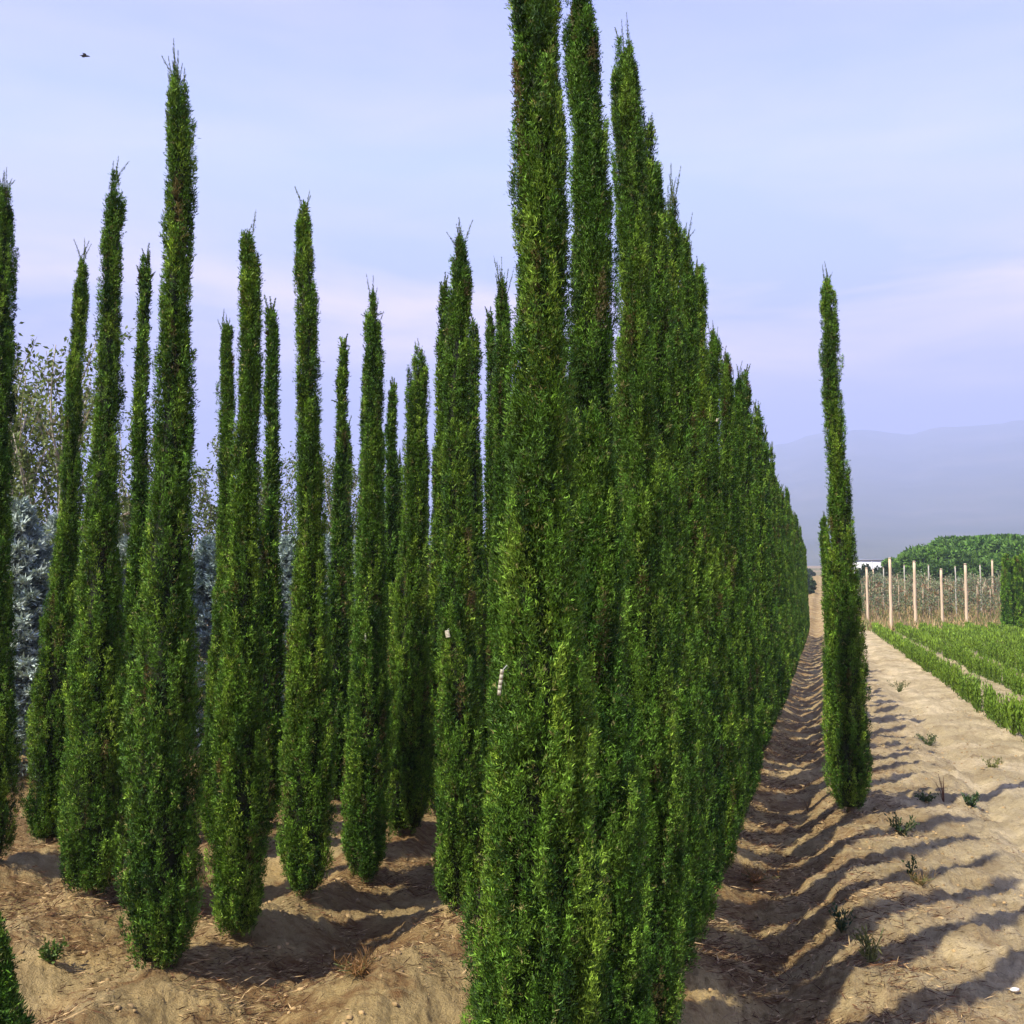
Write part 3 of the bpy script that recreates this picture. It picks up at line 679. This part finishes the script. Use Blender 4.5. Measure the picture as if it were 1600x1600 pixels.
for row, Y0 in enumerate((54.5, 57.5, 61, 65, 70)):
    for k in range(13 if row < 2 else 14):
        px = 1338 + (k + rr_.uniform(-.3, .3) + .5 * (row % 2)) * 17.0
        Yk = Y0 + rr_.uniform(-.5, .5); xk = at_depth(px, 930, Yk)[0]; s = rr_.uniform(.8, 1.08)
        lab = 'sparse brown sapling in the %s row of the orchard behind the posts' % ('front', 'second', 'third', 'fourth', 'rear')[row]
        if n < 3: o = oprot[n]; o.location = (xk, Yk, tz(xk, Yk)); o.scale = (s, s, s); o['label'] = lab
        else: dup(oprot[n % 3], (xk, Yk, tz(xk, Yk)), rr_.uniform(0, 6), (s, s, s), lab)
        n += 1
# dry weeds under the orchard
rs = np.random.RandomState(12); m = 26000
yy = rs.uniform(47, 78, m); pxs = rs.uniform(1240, 1720, m); xx = (pxs - CX) / F * yy
g = Geo(); keep = np.abs(xx - TANR * yy) > 1.0; xx = xx[keep]; yy = yy[keep]; m = len(xx)
p = np.stack([xx, yy, terrain(xx, yy)], -1)
cc = np.where(rs.rand(m, 1) < .4, np.array([[.18, .23, .08]]), np.array([[.48, .36, .22]])) * rs.uniform(.6, 1.3, (m, 1))
g.blades(p, unit(np.array([0, 0, 1.]) + rs.normal(0, .4, (m, 3))), rs.uniform(.15, .5, m), .05, cc, rs)
tag(link('field_weeds', g.mesh('field_weeds', M_LEAF)), 'dry grass and weeds under the orchard', None, None, 'stuff')

# ------------------------------------------------------------------ broad pines, bushes, greenhouse far right
def broad_tree(px, Y, top, Rx, label, seed, col=(.10, .215, .035), flat=.45):
    rs = np.random.RandomState(seed); x = at_depth(px, top, Y)[0]; zt = at_depth(px, top, Y)[2]; zb = tz(x, Y); H = zt - zb
    t = thing('umbrella_pine', (x, Y, zb), label, 'pine tree', 'broad umbrella pines beyond the orchard')
    g = Geo(); m = 26000; nc = 90
    ca = rs.uniform(0, 6.28, nc); cr = np.sqrt(rs.rand(nc)) * .86; cz = np.sqrt(1 - cr ** 2) * rs.uniform(.25, 1.0, nc)
    cen = np.stack([cr * np.cos(ca) * Rx, cr * np.sin(ca) * Rx, H - H * flat - .02 * H + cz * H * flat], -1)
    i = rs.randint(0, nc, m); v = unit(rs.normal(size=(m, 3))); v[:, 2] = np.abs(v[:, 2]) * 1.0 - .15 * (rs.rand(m) < .3)
    rad_ = Rx * .19 * rs.uniform(.8, 1.05, m) * rs.uniform(.8, 1.3, nc)[i]
    p = cen[i] + v * rad_[:, None] * [1, 1, .55]
    p[:, 2] = np.minimum(p[:, 2], H)
    cc = np.array(col) * rs.uniform(.55, 1.5, (m, 1)) * rs.uniform(.8, 1.2, (nc, 1))[i]
    g.blades(p, unit(v + rs.normal(0, .6, (m, 3))), .42, .20, cc, rs)
    link('crown', g.mesh('crown', M_FAR), t)
    w = Geo(); w.tube([(0, 0, -.4), (.1, 0, H * .35), (0, .1, H * .6)], [.28, .22, .15], (.16, .11, .08), 10)
    for k in range(7):
        a = k * .9; w.tube([(0, 0, H * .35), (math.cos(a) * Rx * .4, math.sin(a) * Rx * .4, H * .55), (math.cos(a) * Rx * .75, math.sin(a) * Rx * .75, H * .70)], [.14, .09, .04], (.16, .11, .08), 6)
    link('trunk', w.mesh('trunk', M_BARK, True), t)
broad_tree(1540, 104, 842, 6.8, 'largest umbrella pine with a wide dome beyond the posts', 1, flat=.6)
broad_tree(1466, 100, 860, 4.0, 'middle umbrella pine sloping down left of the largest dome', 2, flat=.7)
broad_tree(1418, 112, 866, 2.6, 'small umbrella pine at the left end, beside the white greenhouse', 3, flat=.8)
broad_tree(1500, 92, 880, 4.2, 'low dark pine standing in front of the largest dome', 4, (.08, .17, .03), flat=.8)
broad_tree(1604, 96, 852, 5.0, 'umbrella pine behind the far cypress block, cut by the right edge', 5, flat=.7)
def far_bush(px, Y, top, Rx, label, seed):
    rs = np.random.RandomState(seed); q = at_depth(px, top, Y); zb = tz(q[0], Y); H = q[2] - zb
    t = thing('bush', (q[0], Y, zb), label, 'bush', 'far bushes by the greenhouse')
    g = Geo(); m = 2600; v = unit(rs.normal(size=(m, 3))); v[:, 2] = np.abs(v[:, 2]); lump = 1 + .35 * vnoise(np.arctan2(v[:, 1], v[:, 0]) * 2, v[:, 2] * 3, seed)
    g.blades(v * [Rx, Rx, H * .93] * (lump * rs.uniform(.5, 1, m) ** .4)[:, None], unit(v + rs.normal(0, .5, (m, 3))), .3, .14, np.array([.05, .085, .035]) * rs.uniform(.5, 1.6, (m, 1)), rs)
    link('foliage', g.mesh('foliage', M_FAR), t); w = Geo()
    for k in range(4): w.tube([(0, 0, -.2), (math.cos(k * 1.6) * Rx * .5, math.sin(k * 1.6) * Rx * .5, H * .6)], [.05, .02], (.14, .1, .07), 5)
    link('stem', w.mesh('stem', M_BARK, True), t)
far_bush(1353, 92, 884, .8, 'dark bush in front of the white greenhouse', 1)
far_bush(1386, 90, 882, .6, 'dark bush at the right end of the white greenhouse', 2)
far_bush(1262, 185, 890, 1.1, 'small bush where the path runs out between the rows', 3)
far_bush(1250, 98, 893, 1.1, 'bush beyond the far end of the dense row', 4)
far_bush(1371, 98, 889, .6, 'low bush between the two darker ones below the greenhouse wall', 5)
def greenhouse():
    Y = 150.0; a = at_depth(1312, 885, Y); b = at_depth(1396, 885, Y); zt = at_depth(1350, 873.5, Y)[2]; zb = tz((a[0] + b[0]) / 2, Y) - .3
    w = b[0] - a[0]; H = zt - zb; D = 7.0
    t = thing('greenhouse', ((a[0] + b[0]) / 2, Y, zb), 'long low white greenhouse with a dark roof line behind the orchard', 'greenhouse')
    g = Geo(); g.box((-w / 2, 0, 0), (w / 2, D, H - .16), (.80, .80, .79)); link('wall', g.mesh('wall', M_PAPER), t)
    g = Geo(); n = 10; th = np.linspace(0, np.pi, n)
    ys = D / 2 - np.cos(th) * (D / 2 + .15); zs = H - .16 + np.sin(th) * .10
    for k in range(n - 1):
        v = [(-w / 2 - .1, ys[k], zs[k]), (w / 2 + .1, ys[k], zs[k]), (w / 2 + .1, ys[k + 1], zs[k + 1]), (-w / 2 - .1, ys[k + 1], zs[k + 1]),
             (-w / 2 - .1, ys[k], zs[k] + .06), (w / 2 + .1, ys[k], zs[k] + .06), (w / 2 + .1, ys[k + 1], zs[k + 1] + .06), (-w / 2 - .1, ys[k + 1], zs[k + 1] + .06)]
        g.add(v, [(0, 3, 2, 1), (4, 5, 6, 7), (0, 1, 5, 4), (1, 2, 6, 5), (2, 3, 7, 6), (3, 0, 4, 7)], (.30, .30, .33))
    link('roof', g.mesh('roof', M_PAPER), t)
    for k in range(6):
        g = Geo(); xx_ = -w / 2 + w * k / 5; g.box((xx_ - .04, -.06, 0), (xx_ + .04, -.003, H - .17), (.70, .70, .70))
        link('frame', g.mesh('frame', M_PAPER), t)
greenhouse()

# ------------------------------------------------------------------ litter, clods, stones on the soil
rs = np.random.RandomState(77)
def scatter(n, ymax, lmin, lmax):
    Y = rs.uniform(1.0, ymax ** .5, n) ** 2 + .8; L = rs.uniform(lmin, lmax, n); x = L + TANR * Y
    ok = np.abs(x / Y) < .62; return x[ok], Y[ok], L[ok]
x, y, L = scatter(330000, 13, -5.5, 1.2)
dens = np.clip(fbm(x * 1.7, y * 1.7, 201, 3) * 1.9 + .38, 0, 1) * np.clip((.7 - L) / .9, .06, 1)
k = rs.rand(len(x)) < dens; x, y = x[k], y[k]; m = len(x)
p = np.stack([x, y, terrain(x, y) + rs.uniform(.0, .012, m)], -1)
g = Geo(); a = rs.normal(.4, .9, m); d = unit(np.stack([np.cos(a), np.sin(a), rs.normal(0, .22, m)], -1))
cc = np.where(rs.rand(m, 1) < .6, np.array([[.105, .05, .025]]), np.array([[.40, .28, .14]])) * rs.uniform(.5, 1.4, (m, 1))
g.blades(p, d, rs.uniform(.014, .08, m), rs.uniform(.0022, .0055, m), cc, rs)
tag(link('needle_litter', g.mesh('needle_litter', M_DRY)), 'reddish brown dry needle litter on the soil', None, None, 'stuff')
def clods(n, ymax, lmin, lmax, smin, smax, name, label, col, pw=3.0):
    x, y, L = scatter(n, ymax, lmin, lmax); k = rs.rand(len(x)) < np.clip(.5 + 1.6 * fbm(x * 1.3, y * 1.3, 301, 3), 0.06, 1); x, y = x[k], y[k]
    s = smin + (smax - smin) * rs.rand(len(x)) ** pw; m = len(x)
    th = np.linspace(0, 2 * np.pi, 6, endpoint=False)
    ring = np.stack([np.cos(th), np.sin(th)], -1)
    v = np.zeros((m, 14, 3)); j = rs.uniform(.7, 1.25, (m, 14))
    v[:, 0:6, :2] = ring * .9; v[:, 0:6, 2] = -.25; v[:, 6:12, :2] = ring * .75; v[:, 6:12, 2] = .35; v[:, 12] = (0, 0, .6); v[:, 13] = (0, 0, -.4)
    v = v * j[..., None] * s[:, None, None]; v += np.stack([x, y, terrain(x, y)], -1)[:, None]
    f = []
    for q in range(6): f.append((q, (q + 1) % 6, 6 + (q + 1) % 6, 6 + q))
    for q in (0, 2, 4): f.append((12, 6 + q, 6 + q + 1, 6 + (q + 2) % 6))
    F_ = (np.array(f)[None] + 14 * np.arange(m)[:, None, None]).reshape(-1, 4)
    cc = np.repeat(np.array(col) * rs.uniform(.65, 1.2, (m, 1)), 14, 0)
    o = link(name, mesh_np(name, v.reshape(-1, 3), F_, M_DRY, cc)); tag(o, label, None, None, 'stuff')
clods(26000, 15, -5.0, 3.5, .002, .017, 'soil_clods', 'small crumbs and clods of dry sandy soil', (.34, .235, .11))
clods(420, 6, -4.0, 3.0, .003, .010, 'pebbles', 'pale and reddish pebbles scattered on the soil', (.20, .14, .085))

# ------------------------------------------------------------------ weeds, sticks and a stone
def weed(px, py, H, R, n, col, label, seed, stems=6, leaf=(.03, .012), up=.9, name='weed', cat='weed', stemcol=(.12, .14, .05)):
    q = on_ground(px, py, -.05); zb = tz(q[0], q[1]); q = on_ground(px, py, zb); zb = tz(q[0], q[1]); rs = np.random.RandomState(seed)
    t = thing(name, (q[0], q[1], zb), label, cat); g = Geo(); w = Geo()
    for k in range(stems):
        a = rs.uniform(0, 6.28); sp_ = R * rs.uniform(.3, 1); h = H * rs.uniform(.6, 1); pts = np.array([(0, 0, -.02), (math.cos(a) * sp_ * .4, math.sin(a) * sp_ * .4, h * .55), (math.cos(a) * sp_, math.sin(a) * sp_, h)])
        w.tube(pts, [.0035, .0025, .0012], stemcol, 5)
        if n:
            m = n // stems; u = rs.rand(m); p = pts[0] + (pts[2] - pts[0]) * u[:, None] + rs.normal(0, .008, (m, 3)); p[:, 2] = np.maximum(p[:, 2], .004)
            g.blades(p, unit(rs.normal(0, .7, (m, 3)) + [0, 0, up]), leaf[0] * rs.uniform(.6, 1.3, m), leaf[1], np.array(col) * rs.uniform(.55, 1.4, (m, 1)), rs)
    if n: link('leaves', g.mesh('leaves', M_LEAF), t)
    link('stem', w.mesh('stem', M_BARK, True), t)
GR, OL, DG, BR = (.08, .15, .03), (.20, .21, .07), (.05, .09, .04), (.30, .20, .10)
weed(1475, 1255, .25, .07, 0, BR, 'dead reddish stick cluster with a pointed top on the bare strip', 1, 5, name='dead_stick', cat='stick', stemcol=(.17, .075, .045))
weed(1516, 1258, .11, .12, 260, (.07, .13, .06), 'bushy blue-green weed right of the dead stick cluster', 2, 9)
weed(1447, 1256, .07, .09, 150, DG, 'low dark weed just left of the dead stick cluster', 3, 7)
weed(1550, 1206, .09, .11, 110, OL, 'small sparse weed high on the right of the bare strip', 4, 8)
weed(1408, 1302, .13, .12, 200, DG, 'dark leafy weed right of the foot of the lone cypress', 5, 9)
weed(1424, 1368, .11, .03, 40, DG, 'thin single-stemmed weed in the middle of the bare strip', 6, 3)
weed(1437, 1392, .06, .08, 240, BR, 'brown dried grass tuft below the thin single-stemmed weed', 7, 12, (.045, .003))
weed(1316, 1440, .12, .06, 90, DG, 'dark spiky weed on a furrow crest near the dense row', 8, 7)
weed(1363, 1512, .13, .06, 170, OL, 'upright yellow-green sprout in the lower right foreground', 9, 8, (.035, .007))
weed(1405, 1080, .20, .22, 260, (.09, .12, .05), 'greyish weed patch right of the lone cypress at mid height', 10, 12)
weed(1452, 1160, .12, .22, 260, (.09, .13, .06), 'low spreading green weed near the seedling bed', 11, 12)
weed(78, 1512, .08, .08, 180, GR, 'small green weed in the lower left between the trees', 12, 8)
weed(1180, 1375, .05, .14, 420, (.28, .14, .06), 'reddish dry grass tuft on the ridge right of the dense row', 13, 14, (.05, .003))
weed(1262, 1262, .08, .03, 0, BR, 'small dry twig upright left of the foot of the lone cypress', 14, 3, name='dead_stick', cat='stick', stemcol=(.3, .2, .12))
weed(560, 1530, .05, .12, 460, (.24, .14, .065), 'brown dry grass tuft on the bare ridge at lower centre left', 15, 14, (.05, .003))
def stone(px, py, r, label, col, seed):
    q = on_ground(px, py, -.07); zb = tz(q[0], q[1]); q = on_ground(px, py, zb); rs = np.random.RandomState(seed)
    g = Geo(); th = np.linspace(0, 2 * np.pi, 12, endpoint=False)
    v = []
    for zz, rr in ((-.5, .7), (-.1, 1.0), (.25, .85), (.48, .45), (.52, .02)):
        for a in th: v.append((math.cos(a) * rr * r * (1 + .2 * math.sin(a * 2 + seed)) * rs.uniform(.93, 1.07), math.sin(a) * rr * r * .75, zz * r * .7))
    f = [(i * 12 + j, i * 12 + (j + 1) % 12, (i + 1) * 12 + (j + 1) % 12, (i + 1) * 12 + j) for i in range(4) for j in range(12)]
    g.add(v, f, col); o = link('stone', g.mesh('stone', M_DRY, True), None, (q[0], q[1], zb + .003)); tag(o, label, 'stone')
stone(1585, 1547, .018, 'small white stone near the lower right corner', (.75, .73, .70), 1)

# ------------------------------------------------------------------ nursery tags tied into the trees
def nursery_tag(px, py, Y, w, h, label, col, tilt=0.0, seed=0):
    q = at_depth(px, py, Y); t = thing('plant_tag', tuple(q), label, 'tag', 'pale nursery tags tied to the cypresses'); t.rotation_euler = (0, tilt, -.3)
    g = Geo(); n = 5; rs = np.random.RandomState(seed)
    for k in range(n):
        z1, z0 = -h * k / n, -h * (k + 1) / n; b0 = 0.0015 * math.sin(k * 1.1 + seed); b1 = .0015 * math.sin((k + 1) * 1.1 + seed)
        v = [(-w / 2, b1, z0), (w / 2, b1 + .002, z0), (w / 2, b1 + .0035, z0), (-w / 2, b1 + .0015, z0), (-w / 2, b0, z1), (w / 2, b0 + .002, z1), (w / 2, b0 + .0035, z1), (-w / 2, b0 + .0015, z1)]
        g.add(v, [(0, 3, 2, 1), (4, 5, 6, 7), (0, 1, 5, 4), (1, 2, 6, 5), (2, 3, 7, 6), (3, 0, 4, 7)], col)
    link('strip', g.mesh('strip', M_PAPER), t)
    g = Geo(); g.tube([(0, .002, -.004), (.004, .02, .008), (0, .05, .0)], [.001] * 3, (.5, .5, .45), 5); link('tie', g.mesh('tie', M_PAPER), t)
nursery_tag(784, 1046, 2.39, .007, .055, 'long white ribbon tag on the left flank of the nearest dense-row cypress', (.34, .32, .23), .12, 1)
nursery_tag(698, 985, 5.24, .020, .034, 'cream tag on the fork-topped cypress, nearly at eye level', (.46, .43, .31), -.2, 2)
nursery_tag(452, 997, 5.72, .010, .055, 'white tag on the left edge of the straight tall cypress', (.8, .79, .72), 0, 3)
nursery_tag(571, 990, 6.19, .009, .05, 'thin cream tag on the left edge of the long-tipped cypress', (.50, .50, .36), .05, 4)
nursery_tag(1121, 654, 5.95, .010, .016, 'small pale tag high in the dense row', (.42, .37, .24), .3, 5)

# ------------------------------------------------------------------ a bird far up in the sky
def bird():
    q = at_depth(132, 88, 42); g = Geo()
    g.tube([(-.17, 0, 0), (-.14, 0, .005), (-.05, 0, .02), (.05, 0, .02), (.13, 0, .03), (.17, 0, .03), (.20, 0, .02)], [.012, .012, .04, .042, .028, .02, .003], (.04, .04, .045), 8)
    for s in (-1, 1):
        v = []
        for yy_, x0, x1, zz in ((.02, -.05, .07, .02), (.14, -.06, .06, .05), (.28, -.10, .0, .03)):
            for th_ in (0, .008): v += [(x0, s * yy_, zz + th_), (x1, s * yy_, zz + th_)]
        f = []
        for i in (0, 4):
            f += [(i, i + 1, i + 5, i + 4), (i + 2, i + 6, i + 7, i + 3), (i, i + 4, i + 6, i + 2), (i + 1, i + 3, i + 7, i + 5)]
        f.append((8, 9, 11, 10)); g.add(v, f, (.05, .05, .055))
    o = link('bird', g.mesh('bird', M_DRY, True), None, tuple(q)); o.rotation_euler = (.15, 0, .4); tag(o, 'small dark bird flying high in the sky at the upper left', 'bird')
bird()
